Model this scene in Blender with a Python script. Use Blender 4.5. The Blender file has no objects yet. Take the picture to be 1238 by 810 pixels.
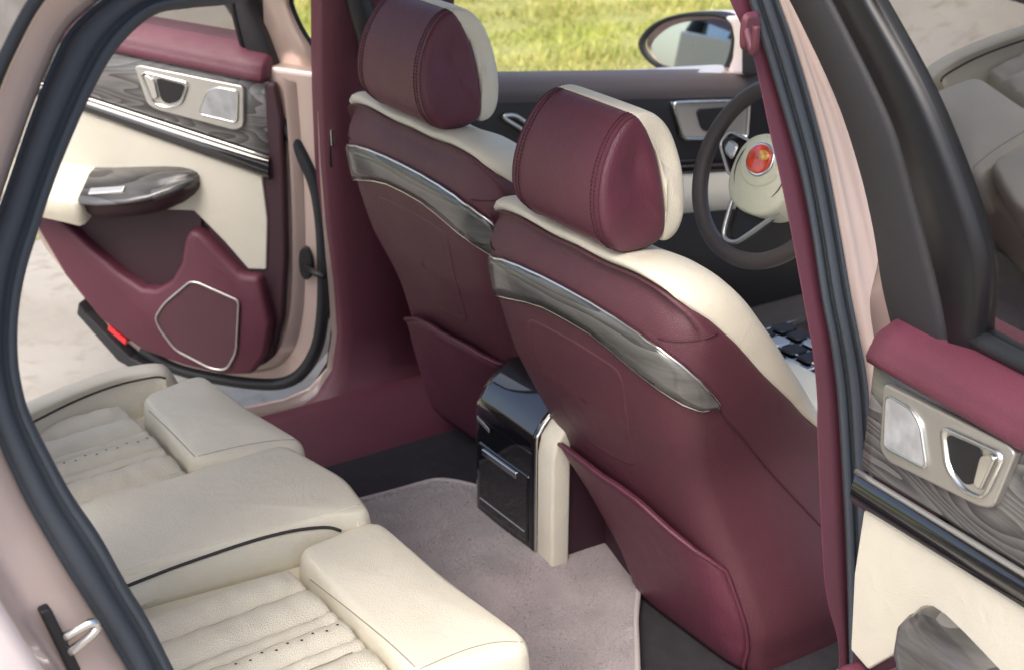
import bpy, bmesh, math, random
from mathutils import Vector, Matrix
from mathutils.bvhtree import BVHTree
V = Vector
C = bpy.context.scene
COL = C.collection
random.seed(4)
sin, cos, pi, R = math.sin, math.cos, math.pi, math.radians

# ------------------------------------------------------------------ camera, sky, sun, exposure
CAM = V((-1.634, -2.427, 1.897)); YAW, PIT, ROLL, FPX = .591, .412, .003, 1863.6
fw = V((sin(YAW)*cos(PIT), cos(YAW)*cos(PIT), -sin(PIT)))
rt = fw.cross(V((0, 0, 1))).normalized(); up = rt.cross(fw)
rt, up = rt*cos(ROLL)+up*sin(ROLL), up*cos(ROLL)-rt*sin(ROLL)
cd = bpy.data.cameras.new('camera'); co = bpy.data.objects.new('camera', cd); COL.objects.link(co)
co.matrix_world = Matrix(((rt.x, up.x, -fw.x, CAM.x), (rt.y, up.y, -fw.y, CAM.y), (rt.z, up.z, -fw.z, CAM.z), (0, 0, 0, 1)))
cd.sensor_width = 36; cd.lens = FPX/1238*36; cd.clip_start = .05; cd.clip_end = 500
cd.dof.use_dof = True; cd.dof.focus_distance = 2.55; cd.dof.aperture_fstop = 5.6
C.camera = co
SUN_EL, SUN_AZ = R(54), R(244)          # azimuth measured from +Y towards +X
w = bpy.data.worlds.new('World'); C.world = w; w.use_nodes = True
nt = w.node_tree; bg = nt.nodes['Background']
sky = nt.nodes.new('ShaderNodeTexSky'); sky.sky_type = 'NISHITA'; sky.sun_disc = False
sky.sun_elevation = SUN_EL; sky.sun_rotation = SUN_AZ; sky.dust_density = 4.0; sky.ozone_density = .6; sky.air_density = .9
nt.links.new(sky.outputs[0], bg.inputs[0]); bg.inputs[1].default_value = .15
sl = bpy.data.lights.new('sun', 'SUN'); sl.energy = 1.4; sl.angle = R(40); sl.color = (1, .965, .92)
so = bpy.data.objects.new('sun', sl); COL.objects.link(so)
sd = V((sin(SUN_AZ)*cos(SUN_EL), cos(SUN_AZ)*cos(SUN_EL), sin(SUN_EL)))
so.rotation_euler = sd.to_track_quat('Z', 'Y').to_euler()
C.view_settings.view_transform = 'Standard'; C.view_settings.look = 'None'
C.view_settings.exposure = 1.07; C.view_settings.gamma = 1
C.cycles.max_bounces = 10; C.cycles.transparent_max_bounces = 12; C.cycles.use_denoising = True

# ------------------------------------------------------------------ point helpers
def ray(px, py):
    return (fw*FPX + rt*(px-619) - up*(py-405)).normalized()
def pl(px, py, p0, n):
    d = ray(px, py); return CAM + d*((p0-CAM).dot(n)/d.dot(n))
def at(px, py, ax, v):
    i = 'xyz'.index(ax); d = ray(px, py); return CAM + d*((v-CAM[i])/d[i])
def S(p, sg=-1, yo=0.):
    """point on the flank of the car: leaning in above the belt line, nearly upright below"""
    for k in (.25, .1):
        X = pl(p[0], p[1], V((0, sg*(.80-yo), .9)), V((0, 1, k*sg)))
        if (X.z > .9) == (k == .25): return X
    return X
def yflank(z): return .80-(.25 if z > .9 else .1)*(z-.9)

# ------------------------------------------------------------------ materials
def mat(name, col, rough=.5, metal=0., coat=0., spec=.5, bump=None, vary=0., vscale=6., sheen=0., crease=0.):
    """principled material; bump=(scale, strength, kind) gives the grain, vary a slow change of tone"""
    m = bpy.data.materials.new(name); m.use_nodes = True; t = m.node_tree; N = t.nodes; b = N['Principled BSDF']
    b.inputs['Base Color'].default_value = (*col, 1); b.inputs['Roughness'].default_value = rough
    b.inputs['Metallic'].default_value = metal; b.inputs['Coat Weight'].default_value = coat
    b.inputs['Coat Roughness'].default_value = .05; b.inputs['Specular IOR Level'].default_value = spec
    b.inputs['Sheen Weight'].default_value = sheen
    tc = N.new('ShaderNodeTexCoord')
    if bump:
        sc, st, kind = bump
        if kind == 'voronoi':
            n = N.new('ShaderNodeTexVoronoi'); n.inputs['Scale'].default_value = sc; out = n.outputs['Distance']
        else:
            n = N.new('ShaderNodeTexNoise'); n.inputs['Scale'].default_value = sc; n.inputs['Detail'].default_value = 4; out = n.outputs['Fac']
        t.links.new(tc.outputs['Object'], n.inputs['Vector'])
        bp = N.new('ShaderNodeBump'); bp.inputs['Strength'].default_value = st; bp.inputs['Distance'].default_value = .002
        t.links.new(out, bp.inputs['Height']); t.links.new(bp.outputs[0], b.inputs['Normal'])
        if crease:      # soft puckers and pull lines of stretched leather, and uneven sheen
            cn = N.new('ShaderNodeTexNoise'); cn.inputs['Scale'].default_value = 16; cn.inputs['Detail'].default_value = 5; cn.inputs['Distortion'].default_value = 1.2
            t.links.new(tc.outputs['Object'], cn.inputs['Vector'])
            cb = N.new('ShaderNodeBump'); cb.inputs['Strength'].default_value = crease; cb.inputs['Distance'].default_value = .006
            t.links.new(cn.outputs['Fac'], cb.inputs['Height']); t.links.new(cb.outputs[0], bp.inputs['Normal'])
            mr = N.new('ShaderNodeMapRange'); mr.inputs['To Min'].default_value = rough-.09; mr.inputs['To Max'].default_value = rough+.10
            t.links.new(cn.outputs['Fac'], mr.inputs['Value']); t.links.new(mr.outputs[0], b.inputs['Roughness'])
    if vary:
        n = N.new('ShaderNodeTexNoise'); n.inputs['Scale'].default_value = vscale; n.inputs['Detail'].default_value = 5
        t.links.new(tc.outputs['Object'], n.inputs['Vector'])
        r = N.new('ShaderNodeValToRGB'); r.color_ramp.elements[0].position = .3; r.color_ramp.elements[1].position = .7
        r.color_ramp.elements[0].color = (*[c*(1-vary) for c in col], 1); r.color_ramp.elements[1].color = (*[min(1, c*(1+vary)) for c in col], 1)
        t.links.new(n.outputs['Fac'], r.inputs[0]); t.links.new(r.outputs[0], b.inputs['Base Color'])
    return m
def wood(name, dark, pale, rough=.12, scale=(1.7, 1.7, 7.), rings=26.):
    """ash veneer: contour lines of a stretched noise give cathedral grain, fine pores on top"""
    m = bpy.data.materials.new(name); m.use_nodes = True; t = m.node_tree; N = t.nodes; b = N['Principled BSDF']
    tc = N.new('ShaderNodeTexCoord'); mp = N.new('ShaderNodeMapping'); mp.inputs['Scale'].default_value = scale
    t.links.new(tc.outputs['Object'], mp.inputs[0])
    n1 = N.new('ShaderNodeTexNoise'); n1.inputs['Scale'].default_value = 1.6; n1.inputs['Detail'].default_value = 1.5; n1.inputs['Roughness'].default_value = .4
    t.links.new(mp.outputs[0], n1.inputs[0])
    mu = N.new('ShaderNodeMath'); mu.operation = 'MULTIPLY'; mu.inputs[1].default_value = rings
    fr = N.new('ShaderNodeMath'); fr.operation = 'FRACT'; t.links.new(n1.outputs['Fac'], mu.inputs[0]); t.links.new(mu.outputs[0], fr.inputs[0])
    mp2 = N.new('ShaderNodeMapping'); mp2.inputs['Scale'].default_value = (18, 18, 420); t.links.new(tc.outputs['Object'], mp2.inputs[0])
    n2 = N.new('ShaderNodeTexNoise'); n2.inputs['Scale'].default_value = 1.; n2.inputs['Detail'].default_value = 3; t.links.new(mp2.outputs[0], n2.inputs[0])
    ad = N.new('ShaderNodeMath'); ad.operation = 'MULTIPLY_ADD'; ad.inputs[1].default_value = .9; t.links.new(n2.outputs['Fac'], ad.inputs[0]); t.links.new(fr.outputs[0], ad.inputs[2])
    r = N.new('ShaderNodeValToRGB'); e = r.color_ramp.elements; e[0].position = .30; e[1].position = 1.45/1.5
    e[0].color = (*dark, 1); e[1].color = (*pale, 1)
    dv = N.new('ShaderNodeMath'); dv.operation = 'MULTIPLY'; dv.inputs[1].default_value = .62; t.links.new(ad.outputs[0], dv.inputs[0])
    t.links.new(dv.outputs[0], r.inputs[0]); t.links.new(r.outputs[0], b.inputs['Base Color'])
    b.inputs['Roughness'].default_value = rough+.15; b.inputs['Coat Weight'].default_value = .4; b.inputs['Coat Roughness'].default_value = rough*.6
    return m
def glass(name, tint, refl, rough=0.):
    m = bpy.data.materials.new(name); m.use_nodes = True; t = m.node_tree; N = t.nodes
    for n in list(N): N.remove(n)
    o = N.new('ShaderNodeOutputMaterial'); mx = N.new('ShaderNodeMixShader'); tr = N.new('ShaderNodeBsdfTransparent'); gl = N.new('ShaderNodeBsdfGlossy')
    tr.inputs[0].default_value = (*tint, 1); gl.inputs[0].default_value = (.86, .86, .88, 1); gl.inputs['Roughness'].default_value = rough
    lw = N.new('ShaderNodeLayerWeight'); lw.inputs[0].default_value = .5
    pw = N.new('ShaderNodeMath'); pw.operation = 'POWER'; pw.inputs[1].default_value = 3.; t.links.new(lw.outputs['Facing'], pw.inputs[0])
    ma = N.new('ShaderNodeMath'); ma.operation = 'MULTIPLY_ADD'; ma.inputs[1].default_value = 1-refl; ma.inputs[2].default_value = refl; t.links.new(pw.outputs[0], ma.inputs[0])
    t.links.new(ma.outputs[0], mx.inputs[0]); t.links.new(tr.outputs[0], mx.inputs[1]); t.links.new(gl.outputs[0], mx.inputs[2]); t.links.new(mx.outputs[0], o.inputs[0])
    return m
GRAIN = (420, .35, 'voronoi')
M = {
 'maroon': mat('maroon_leather', (.106, .028, .046), .42, bump=GRAIN, vary=.09, crease=.22, spec=.45),
 'maroon_soft': mat('maroon_soft_panel', (.104, .027, .044), .46, bump=(600, .3, 'voronoi'), vary=.05),
 'maroon_shell': mat('maroon_seat_shell', (.093, .029, .041), .44, bump=(520, .4, 'voronoi'), vary=.10, vscale=4, crease=.14),
 'maroon_dark': mat('maroon_plastic_and_shade', (.040, .014, .022), .5, bump=(700, .3, 'voronoi')),  # dark trim colour; also paints the shadow on the console flank
 'speaker_mesh': mat('speaker_mesh', (.085, .028, .040), .55, bump=(900, .5, 'voronoi')),
 'cream': mat('cream_leather', (.70, .655, .535), .45, bump=GRAIN, vary=.04, spec=.4, crease=.28),
 'cream_perf': mat('cream_pleated_leather', (.66, .615, .50), .5, bump=(420, .7, 'voronoi'), vary=.05, vscale=9),
 'cream_panel': mat('cream_door_panel', (.57, .54, .455), .5, bump=(450, .35, 'voronoi'), vary=.05, crease=.2),
 'champagne': mat('champagne_paint', (.60, .475, .425), .32, metal=.35, coat=.7, bump=(900, .06, 'noise'), vary=.03),
 'champagne_jamb': mat('champagne_jamb_paint', (.60, .47, .41), .42, metal=.2, coat=.3, vary=.04),
 'rubber': mat('black_rubber', (.012, .014, .018), .5, bump=(300, .2, 'noise')),
 'rubber_grey': mat('grey_flocked_rubber', (.045, .055, .068), .75, bump=(900, .5, 'noise')),
 'frame': mat('charcoal_frame_trim', (.024, .024, .029), .55, bump=(800, .3, 'voronoi')),
 'channel': mat('glass_run_channel', (.007, .008, .011), .38),
 'black': mat('black_plastic', (.010, .010, .012), .45, bump=(700, .2, 'voronoi')),
 'piano': mat('piano_black', (.006, .006, .008), .06, coat=1.),
 'chrome': mat('satin_chrome', (.72, .72, .70), .18, metal=1., bump=(60, .03, 'noise')),
 'silver': mat('brushed_silver', (.58, .57, .54), .32, metal=.85, bump=(200, .08, 'noise')),
 'wood': wood('grey_ash_wood', (.048, .047, .047), (.17, .165, .162), scale=(1.3, 1.3, 8.), rings=22.),
 'wood_strip': wood('grey_ash_strip', (.048, .048, .046), (.15, .148, .138), .08, (1.4, .9, 8.), 11.),
 'wood_dark': wood('dark_ash_wood', (.032, .031, .031), (.11, .106, .103), .05, (1.6, 1.6, 9.), 8.),
 'carpet': mat('grey_carpet', (.30, .258, .257), .95, bump=(380, 1., 'noise'), vary=.14, vscale=9, sheen=.5),
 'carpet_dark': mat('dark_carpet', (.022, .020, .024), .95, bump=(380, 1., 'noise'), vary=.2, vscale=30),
 'binding': mat('carpet_binding', (.44, .39, .38), .8, bump=(500, .6, 'noise')),
 'thread': mat('maroon_thread', (.06, .012, .022), .7, bump=(900, .3, 'noise')),
 'cream_seam': mat('cream_seam_thread', (.30, .27, .21), .8, bump=(900, .3, 'noise')),
 'piping': mat('dark_piping', (.03, .024, .026), .6, bump=(900, .3, 'noise')),
 'dash': mat('taupe_dashboard', (.085, .068, .066), .55, bump=GRAIN),
 'wheel': mat('taupe_wheel_leather', (.060, .048, .046), .42, bump=GRAIN),
 'hub': mat('ivory_hub_leather', (.60, .60, .46), .5, bump=GRAIN),
 'red': mat('red_enamel', (.62, .05, .012), .2, coat=1., vary=.3, vscale=60),
 'gold': mat('gold_enamel', (.80, .42, .10), .25, metal=.4, coat=1.),
 'reflector': mat('red_reflector', (.75, .02, .03), .15, coat=1., bump=(300, .4, 'voronoi')),
 'pave': None, 'soil': None,
 'mirror': mat('mirror_glass', (.66, .76, .75), .02, metal=1., vary=.01),
 'lens': mat('frosted_lens', (.30, .31, .32), .25, coat=.5, bump=(45, .25, 'noise'), vary=.25, vscale=30),
 'tint': glass('tinted_glass', (.06, .065, .055), .55), 'clear': glass('clear_glass', (.86, .90, .88), .03), 'roofglass': glass('roof_glass', (.62, .64, .64), .05),
 'white': mat('champagne_lit_paint', (.74, .64, .61), .3, coat=.8, vary=.03),  # lighter copy of the body paint; the quarter panel's reflected light put into colour
}
# ------------------------------------------------------------------ mesh helpers
def mk(name, vs, fs, m, parent=None, smooth=True, mats=None, idx=None, bev=0., sub=0, solid=0., solid_off=-1.):
    me = bpy.data.meshes.new(name); me.from_pydata([tuple(v) for v in vs], [], fs); me.validate()
    bm = bmesh.new(); bm.from_mesh(me); bmesh.ops.remove_doubles(bm, verts=bm.verts, dist=1e-6)
    if not idx and not solid: bmesh.ops.recalc_face_normals(bm, faces=bm.faces)
    bm.to_mesh(me); bm.free()
    for x in (mats or [m]): me.materials.append(M[x] if isinstance(x, str) else x)
    if idx:
        for p, i in zip(me.polygons, idx): p.material_index = i
    for p in me.polygons: p.use_smooth = smooth
    o = bpy.data.objects.new(name, me); COL.objects.link(o)
    if parent: o.parent = parent
    if solid:
        d = o.modifiers.new('thick', 'SOLIDIFY'); d.thickness = solid; d.offset = solid_off
    if bev:
        d = o.modifiers.new('bevel', 'BEVEL'); d.width = bev; d.segments = 3; d.limit_method = 'ANGLE'; d.angle_limit = R(35)
    if sub:
        d = o.modifiers.new('sub', 'SUBSURF'); d.levels = d.render_levels = sub
    return o
def spline(pts, n=6, closed=False):
    """Catmull-Rom through the points"""
    P = [V(p) for p in pts]; L = len(P); out = []
    for i in range(L if closed else L-1):
        a, b, c, d = (P[(i+k) % L] if closed else P[min(max(i+k, 0), L-1)] for k in (-1, 0, 1, 2))
        for j in range(n):
            t = j/n
            out.append(.5*((2*b)+(c-a)*t+(2*a-5*b+4*c-d)*t*t+(3*b-a-3*c+d)*t**3))
    if not closed: out.append(P[-1])
    return out
def tubemesh(path, r, closed=False, ns=8):
    n = len(path); vs = []; fs = []
    prev = None
    for i, p in enumerate(path):
        a = path[(i-1) % n] if (closed or i > 0) else p; b = path[(i+1) % n] if (closed or i < n-1) else p
        t = (b-a).normalized()
        if prev is None:
            u = t.orthogonal().normalized()
        else:
            u = (prev-t*prev.dot(t)).normalized()
        prev = u; v = t.cross(u); rr = r(i/(n-1)) if callable(r) else r
        for k in range(ns):
            q = 2*pi*k/ns; vs.append(p+u*(cos(q)*rr)+v*(sin(q)*rr))
    for i in range(n if closed else n-1):
        j = (i+1) % n
        for k in range(ns): fs.append((i*ns+k, i*ns+(k+1) % ns, j*ns+(k+1) % ns, j*ns+k))
    if not closed: fs += [tuple(range(ns))[::-1], tuple((n-1)*ns+k for k in range(ns))]
    return vs, fs
def tube(name, path, r, m, parent, closed=False, ns=8):
    vs, fs = tubemesh([V(p) for p in path], r, closed, ns); return mk(name, vs, fs, m, parent)
def tubes(name, paths, r, m, parent, closed=False, ns=6):
    vs = []; fs = []
    for p in paths:
        a, b = tubemesh([V(q) for q in p], r, closed, ns); k = len(vs); vs += a; fs += [tuple(i+k for i in f) for f in b]
    return mk(name, vs, fs, m, parent)
def gridfaces(nr, nc, wrap=False):
    return [(i*nc+j, i*nc+(j+1) % nc, (i+1)*nc+(j+1) % nc, (i+1)*nc+j) for i in range(nr-1) for j in range(nc if wrap else nc-1)]
def grid(name, rows, m, parent, solid=0., wrap=False, **k):
    nr, nc = len(rows), len(rows[0])
    return mk(name, [p for r_ in rows for p in r_], gridfaces(nr, nc, wrap), m, parent, solid=solid, **k)
def prism(name, a, b, m, parent, bev=.004, smooth=False):
    """solid between two outlines with the same number of points"""
    n = len(a); vs = list(a)+list(b)
    fs = [tuple(range(n)), tuple(range(2*n-1, n-1, -1))]+[(i, (i+1) % n, n+(i+1) % n, n+i) for i in range(n)]
    return mk(name, vs, fs, m, parent, smooth=smooth, bev=bev)
def boxmesh(c, h):
    x, y, z = c; a, b, d = h
    vs = [V((x+i*a, y+j*b, z+k*d)) for i in (-1, 1) for j in (-1, 1) for k in (-1, 1)]
    return vs, [(0, 1, 3, 2), (4, 6, 7, 5), (0, 4, 5, 1), (2, 3, 7, 6), (0, 2, 6, 4), (1, 5, 7, 3)]
def box(name, c, h, m, parent, bev=.004):
    vs, fs = boxmesh(c, h); return mk(name, vs, fs, m, parent, smooth=False, bev=bev)
def resample(pts, n):
    P = [V(p) for p in pts]; P.append(P[0]); d = [0]
    for a, b in zip(P, P[1:]): d.append(d[-1]+(b-a).length)
    out = []; k = 0
    for i in range(n):
        s = d[-1]*i/n
        while d[k+1] < s: k += 1
        t = (s-d[k])/max(d[k+1]-d[k], 1e-9); out.append(P[k].lerp(P[k+1], t))
    return out
def roundpoly(pts, r, seg=5):
    """round the corners of a closed outline"""
    P = [V(p) for p in pts]; n = len(P); out = []
    for i in range(n):
        a, b, c = P[i-1], P[i], P[(i+1) % n]; u = (a-b); v = (c-b)
        q = min(r, u.length*.45, v.length*.45); s, e = b+u.normalized()*q, b+v.normalized()*q
        for j in range(seg+1):
            t = j/seg; out.append(s*(1-t)**2+b*2*t*(1-t)+e*t*t)
    return out
def pillow(name, outline, hgt, r, m, parent, crown=.0, upv=V((0, 0, 1)), n=72, corner=.03, side=1., puff=.004):
    """cushion: an outline raised by hgt with rolled edges of radius r and a crowned top"""
    O = resample(roundpoly(outline, corner), n); c = sum(O, V((0, 0, 0)))/n
    rows = []
    rings = [(0, 0.)]+[(puff*sin(pi*t), t*(hgt-r)) for t in (.3, .6, .9)]+[(-r*(1-cos(a))*.9, hgt-r+r*sin(a)) for a in [pi/2*k/6 for k in range(1, 7)]]
    def inset(o, d): v = (o-c); v -= upv*v.dot(upv); return o+v.normalized()*d
    for d, h in rings: rows.append([inset(o, d)+upv*h for o in O])
    top = rows[-1]; ct = sum(top, V((0, 0, 0)))/n
    for s in (.88, .74, .58, .4, .22, .08): rows.append([ct+(p-ct)*s+upv*(crown*(1-s*s)) for p in top])
    fs = gridfaces(len(rows), n, True); vs = [p for q in rows for p in q]
    vs.append(ct+upv*crown); k = len(vs)-1; b = (len(rows)-1)*n
    fs += [(b+i, b+(i+1) % n, k) for i in range(n)]+[tuple(range(n))[::-1]]
    return mk(name, vs, fs, m, parent)
def empty(name, loc=(0, 0, 0)):
    o = bpy.data.objects.new(name, None); COL.objects.link(o); o.location = loc; o.empty_display_size = .2; return o
def tag(o, label=None, cat=None, kind=None, group=None):
    if label: o['label'] = label
    if cat: o['category'] = cat
    if kind: o['kind'] = kind
    if group: o['group'] = group
    return o
def lerp(tab, x):
    """piecewise-linear table lookup"""
    if x <= tab[0][0]: return tab[0][1]
    for (a, u), (b, v) in zip(tab, tab[1:]):
        if x <= b: return u+(v-u)*(x-a)/(b-a)
    return tab[-1][1]

GZ = -.12
car = empty('car', (0, 0, GZ))
tag(car, 'champagne saloon car with rear doors open showing maroon and cream leather cabin', 'car')
class Root:  # parts keep world coordinates while the car's empty sits on the ground
    pass
def P(o):    # hang a finished part on the car
    o.parent = car; o.matrix_parent_inverse = Matrix.Translation((0, 0, -GZ)); return o

# ------------------------------------------------------------------ ground and lawn
def ground_mat(name, a, b, c, s1, s2):
    m = bpy.data.materials.new(name); m.use_nodes = True; t = m.node_tree; N = t.nodes; bs = N['Principled BSDF']; bs.inputs['Roughness'].default_value = .9
    tc = N.new('ShaderNodeTexCoord'); n1 = N.new('ShaderNodeTexNoise'); n2 = N.new('ShaderNodeTexNoise')
    n1.inputs['Scale'].default_value = s1; n2.inputs['Scale'].default_value = s2; n1.inputs['Detail'].default_value = 6; n2.inputs['Detail'].default_value = 8
    for n in (n1, n2): t.links.new(tc.outputs['Object'], n.inputs[0])
    r = N.new('ShaderNodeValToRGB'); e = r.color_ramp.elements; e[0].position = .36; e[1].position = .66; e[0].color = (*a, 1); e[1].color = (*b, 1)
    mx = N.new('ShaderNodeMixRGB'); mx.inputs[2].default_value = (*c, 1); r2 = N.new('ShaderNodeValToRGB'); r2.color_ramp.elements[0].position = .52; r2.color_ramp.elements[1].position = .68
    t.links.new(n1.outputs['Fac'], r.inputs[0]); t.links.new(n2.outputs['Fac'], r2.inputs[0]); t.links.new(r2.outputs[0], mx.inputs[0]); t.links.new(r.outputs[0], mx.inputs[1])
    t.links.new(mx.outputs[0], bs.inputs['Base Color'])
    bp = N.new('ShaderNodeBump'); bp.inputs['Strength'].default_value = .5; bp.inputs['Distance'].default_value = .01; t.links.new(n2.outputs['Fac'], bp.inputs['Height']); t.links.new(bp.outputs[0], bs.inputs['Normal'])
    return m
M['pave'] = ground_mat('dusty_concrete', (.31, .275, .225), (.40, .365, .31), (.30, .265, .21), 1.3, 14)
M['soil'] = ground_mat('lawn_soil', (.20, .22, .06), (.34, .33, .11), (.40, .36, .15), 3., 25)
g = mk('pavement', [(-60, -60, GZ), (60, -60, GZ), (60, 60, GZ), (-60, 60, GZ)], [(0, 1, 2, 3)], 'pave', smooth=False); tag(g, kind='structure')
LY = 3.15   # where the lawn begins
g = mk('lawn_ground', [(-30, LY, GZ+.004), (40, LY, GZ+.004), (40, 40, GZ+.004), (-30, 40, GZ+.004)], [(0, 1, 2, 3)], 'soil', smooth=False); tag(g, kind='structure')
def grass():
    gm = [mat('grass_blade', c, .6, vary=.25, vscale=1.2) for c in ((.36, .385, .085), (.50, .46, .15), (.28, .33, .065))]
    vs = []; fs = []; ix = []
    for i in range(42000):
        x = random.uniform(.5, 5.2); y = LY+random.random()**1.1*3.6
        h = random.uniform(.02, .055)*(1+.8*sin(x*5+y*3)*sin(y*7-x*2)); a = random.uniform(0, 2*pi); wd = random.uniform(.004, .008)
        lx, ly = random.gauss(0, .02), random.gauss(0, .02); k = len(vs)
        vs += [(x-cos(a)*wd, y-sin(a)*wd, GZ), (x+cos(a)*wd, y+sin(a)*wd, GZ), (x+lx, y+ly, GZ+max(.012, h))]; fs.append((k, k+1, k+2))
        ix.append(min(2, max(0, int(1+.9*sin(x*1.7+y*2.3)+random.gauss(0, .5)))))
    me = bpy.data.meshes.new('grass'); me.from_pydata(vs, [], fs)
    for m in gm: me.materials.append(m)
    me.polygons.foreach_set('material_index', ix)
    o = bpy.data.objects.new('grass', me); COL.objects.link(o); tag(o, kind='stuff')
grass()

# ------------------------------------------------------------------ body: near flank (the open doorway we look through)
def rail_loft(name, lines, m, n=5, **k):
    """surface through polylines of equal length, each smoothed"""
    return P(grid(name, [spline(l, n) for l in lines], m, None, **k))
def off(l, d): return [p+V(d) for p in l]
Bmar = [S(p) for p in ((874, -30), (882, 0), (900, 40), (914, 83), (930, 158), (944, 220), (957, 285), (972, 367), (983, 430), (988, 486), (988, 520), (993, 645), (999, 720), (1012, 770), (1015, 810), (1015, 900))]
Bsl = [S(p) for p in ((898, -30), (906, 0), (922, 50), (938, 103), (955, 160), (969, 213), (982, 280), (994, 360), (1004, 410), (1010, 450), (1015, 500), (1022, 620), (1025, 700), (1026, 760), (1027, 810), (1027, 900))]
Bsr = [S(p) for p in ((934, -30), (942, 0), (958, 45), (972, 90), (986, 140), (1000, 195), (1017, 285), (1030, 360), (1040, 410), (1047, 445), (1052, 490), (1057, 590), (1059, 670), (1060, 735), (1057, 810), (1056, 900))]
# trim on the pillar: face towards us, and its flank running inwards
rail_loft('pillar_trim', [off(Bmar, (.22, .13, 0)), off(Bmar, (.02, .013, 0)), off(Bmar, (.004, .003, 0)), Bmar, [a.lerp(b, .08) for a, b in zip(Bmar, Bsl)], [a.lerp(b, .5) for a, b in zip(Bmar, Bsl)], [a.lerp(b, .95) for a, b in zip(Bmar, Bsl)], off(Bsl, (0, .004, 0)), off(Bsl, (.004, .03, 0))], 'maroon_soft')
def ribbed(name, A, B, prof, m, n=5, sx=-1.1, sz=.6):
    lines = []
    for t, h in prof:
        lines.append([a.lerp(b, t)+V((sx*h, -h, sz*h)) for a, b in zip(A, B)])
    return rail_loft(name, lines, m, n)
RIB = [(0, -.015), (.0, .004), (.05, .010), (.16, .013), (.24, .010), (.28, -.002), (.34, -.004), (.39, .006), (.45, .014), (.62, .016), (.70, .008), (.73, -.004), (.79, -.004), (.83, .006), (.90, .010), (.97, .006), (1, -.015)]
seal = ribbed('door_seal', Bsl, Bsr, RIB, 'rubber_grey')
Bch = [S(p, -1, -.0) for p in ((946, -30), (954, 0), (970, 38), (985, 72), (1005, 110), (1022, 155), (1052, 250), (1074, 335), (1085, 385), (1090, 415), (1084, 470), (1078, 560), (1076, 640), (1074, 720), (1072, 790), (1072, 900))]
pil = [off(Bsr, (0, .01, 0)), [a.lerp(b, .15)+V((0, -.012, 0)) for a, b in zip(Bsr, Bch)], [a.lerp(b, .3)+V((0, -.004, 0)) for a, b in zip(Bsr, Bch)], [a.lerp(b, .5)+V((0, -.022, 0)) for a, b in zip(Bsr, Bch)], [a.lerp(b, .85)+V((.0, -.03, 0)) for a, b in zip(Bsr, Bch)], off(Bch, (.05, -.03, 0)), off(Bch, (.10, -.05, 0))]
rail_loft('door_pillar', pil, 'champagne')
# coat hook on the pillar
hk = S((903, 40)); hook = P(tube('coat_hook', spline([hk+V((.006, .0, .02)), hk+V((-.012, -.012, .008)), hk+V((-.018, -.03, -.012)), hk+V((-.02, -.038, -.02)), hk+V((-.024, -.046, -.006)), hk+V((-.026, -.048, .022))], 5), .0065, 'maroon_soft', None))
P(pillow('hook_base', [hk+V((a, -.004, b)) for a, b in ((-.016, -.022), (.016, -.022), (.016, .03), (-.016, .03))], .012, .005, 'maroon_soft', None, upv=V((-.2, -.97, 0)).normalized(), corner=.012))
# rear edge of the doorway
Ci = [S(p) for p in ((330, -12), (280, 0), (230, 5), (187, 14), (145, 52), (114, 104), (83, 173), (62, 228), (45, 280), (29, 334), (21, 386), (21, 437), (28, 479), (38, 508), (62, 556), (88, 603), (122, 653), (153, 709), (180, 753), (209, 810), (250, 890))]
Co = [S(p) for p in ((250, -60), (190, -38), (150, -20), (117, 4), (81, 38), (57, 86), (35, 142), (17, 194), (0, 244), (-20, 300), (-30, 370), (-30, 440), (-18, 490), (-4, 530), (18, 580), (38, 620), (77, 686), (115, 745), (140, 787), (155, 812), (196, 892))]
CRIB = [(0, -.03), (.0, .004), (.05, .012), (.16, .014), (.22, .003), (.3, .0), (.36, .008), (.45, .02), (.62, .024), (.78, .016), (.86, .004), (.93, .002), (.97, .008), (1, -.02)]
ribbed('door_seal', Ci, Co, CRIB, 'rubber_grey', sx=-.3, sz=.4)
def outw(i):  # direction in the flank plane pointing away from the doorway
    a, b = Co[max(i-1, 0)], Co[min(i+1, len(Co)-1)]; t = (b-a).normalized(); n = t.cross(V((0, 1, .1))).normalized()
    return n if n.dot(Co[i]-Ci[i]) > 0 else -n
def jl(d, y, dz=0): return [c+outw(i)*d+V((0, -y, dz)) for i, c in enumerate(Co)]
rail_loft('door_jamb', [jl(-.004, -.02), jl(.0, .0), jl(.012, .004), jl(.02, .018), jl(.05, .026), jl(.062, .032), jl(.07, .06), jl(.074, .09), jl(.082, .108)], 'champagne_jamb')
low = 11
q0, q1, q2, q3 = jl(.083, .108)[low:], jl(.10, .12)[low:], jl(.14, .128)[low:], jl(.42, .135)[low:]
rail_loft('quarter_panel', [off(q0, (0, .01, 0)), q0, q1, q2, q3], 'white')
h0, h1, h2, h3 = jl(.083, .108)[:low+1], jl(.088, .114)[:low+1], jl(.094, .114)[:low+1], jl(.10, .112)[:low+1]
rail_loft('window_trim', [off(h0, (0, .01, 0)), h0, h1, h2, h3], 'rubber')
rail_loft('quarter_window', [jl(.098, .111)[:low+1], jl(.22, .115)[:low+1], jl(.5, .12)[:low+1]], M['tint'])
# striker
sp = S((95, 768), -1, -.03)
sx = V((.46, -.02, .16)).normalized()
a, b = S((78, 770), -1, -.035), S((112, 752), -1, -.045); c, d = S((116, 764), -1, -.045), S((84, 788), -1, -.035)
P(tube('striker', spline([a, b+V((-.004, 0, 0)), b.lerp(c, .5)+V((.003, 0, 0)), c+V((-.004, 0, 0)), d], 6), .0062, 'chrome', None, ns=10))
pb = [S(p, -1, -.036) for p in ((48, 740), (62, 735), (100, 812), (86, 818))]
P(prism('striker_plate', pb, off(pb, (0, .02, 0)), 'black', None, .004))

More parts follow.
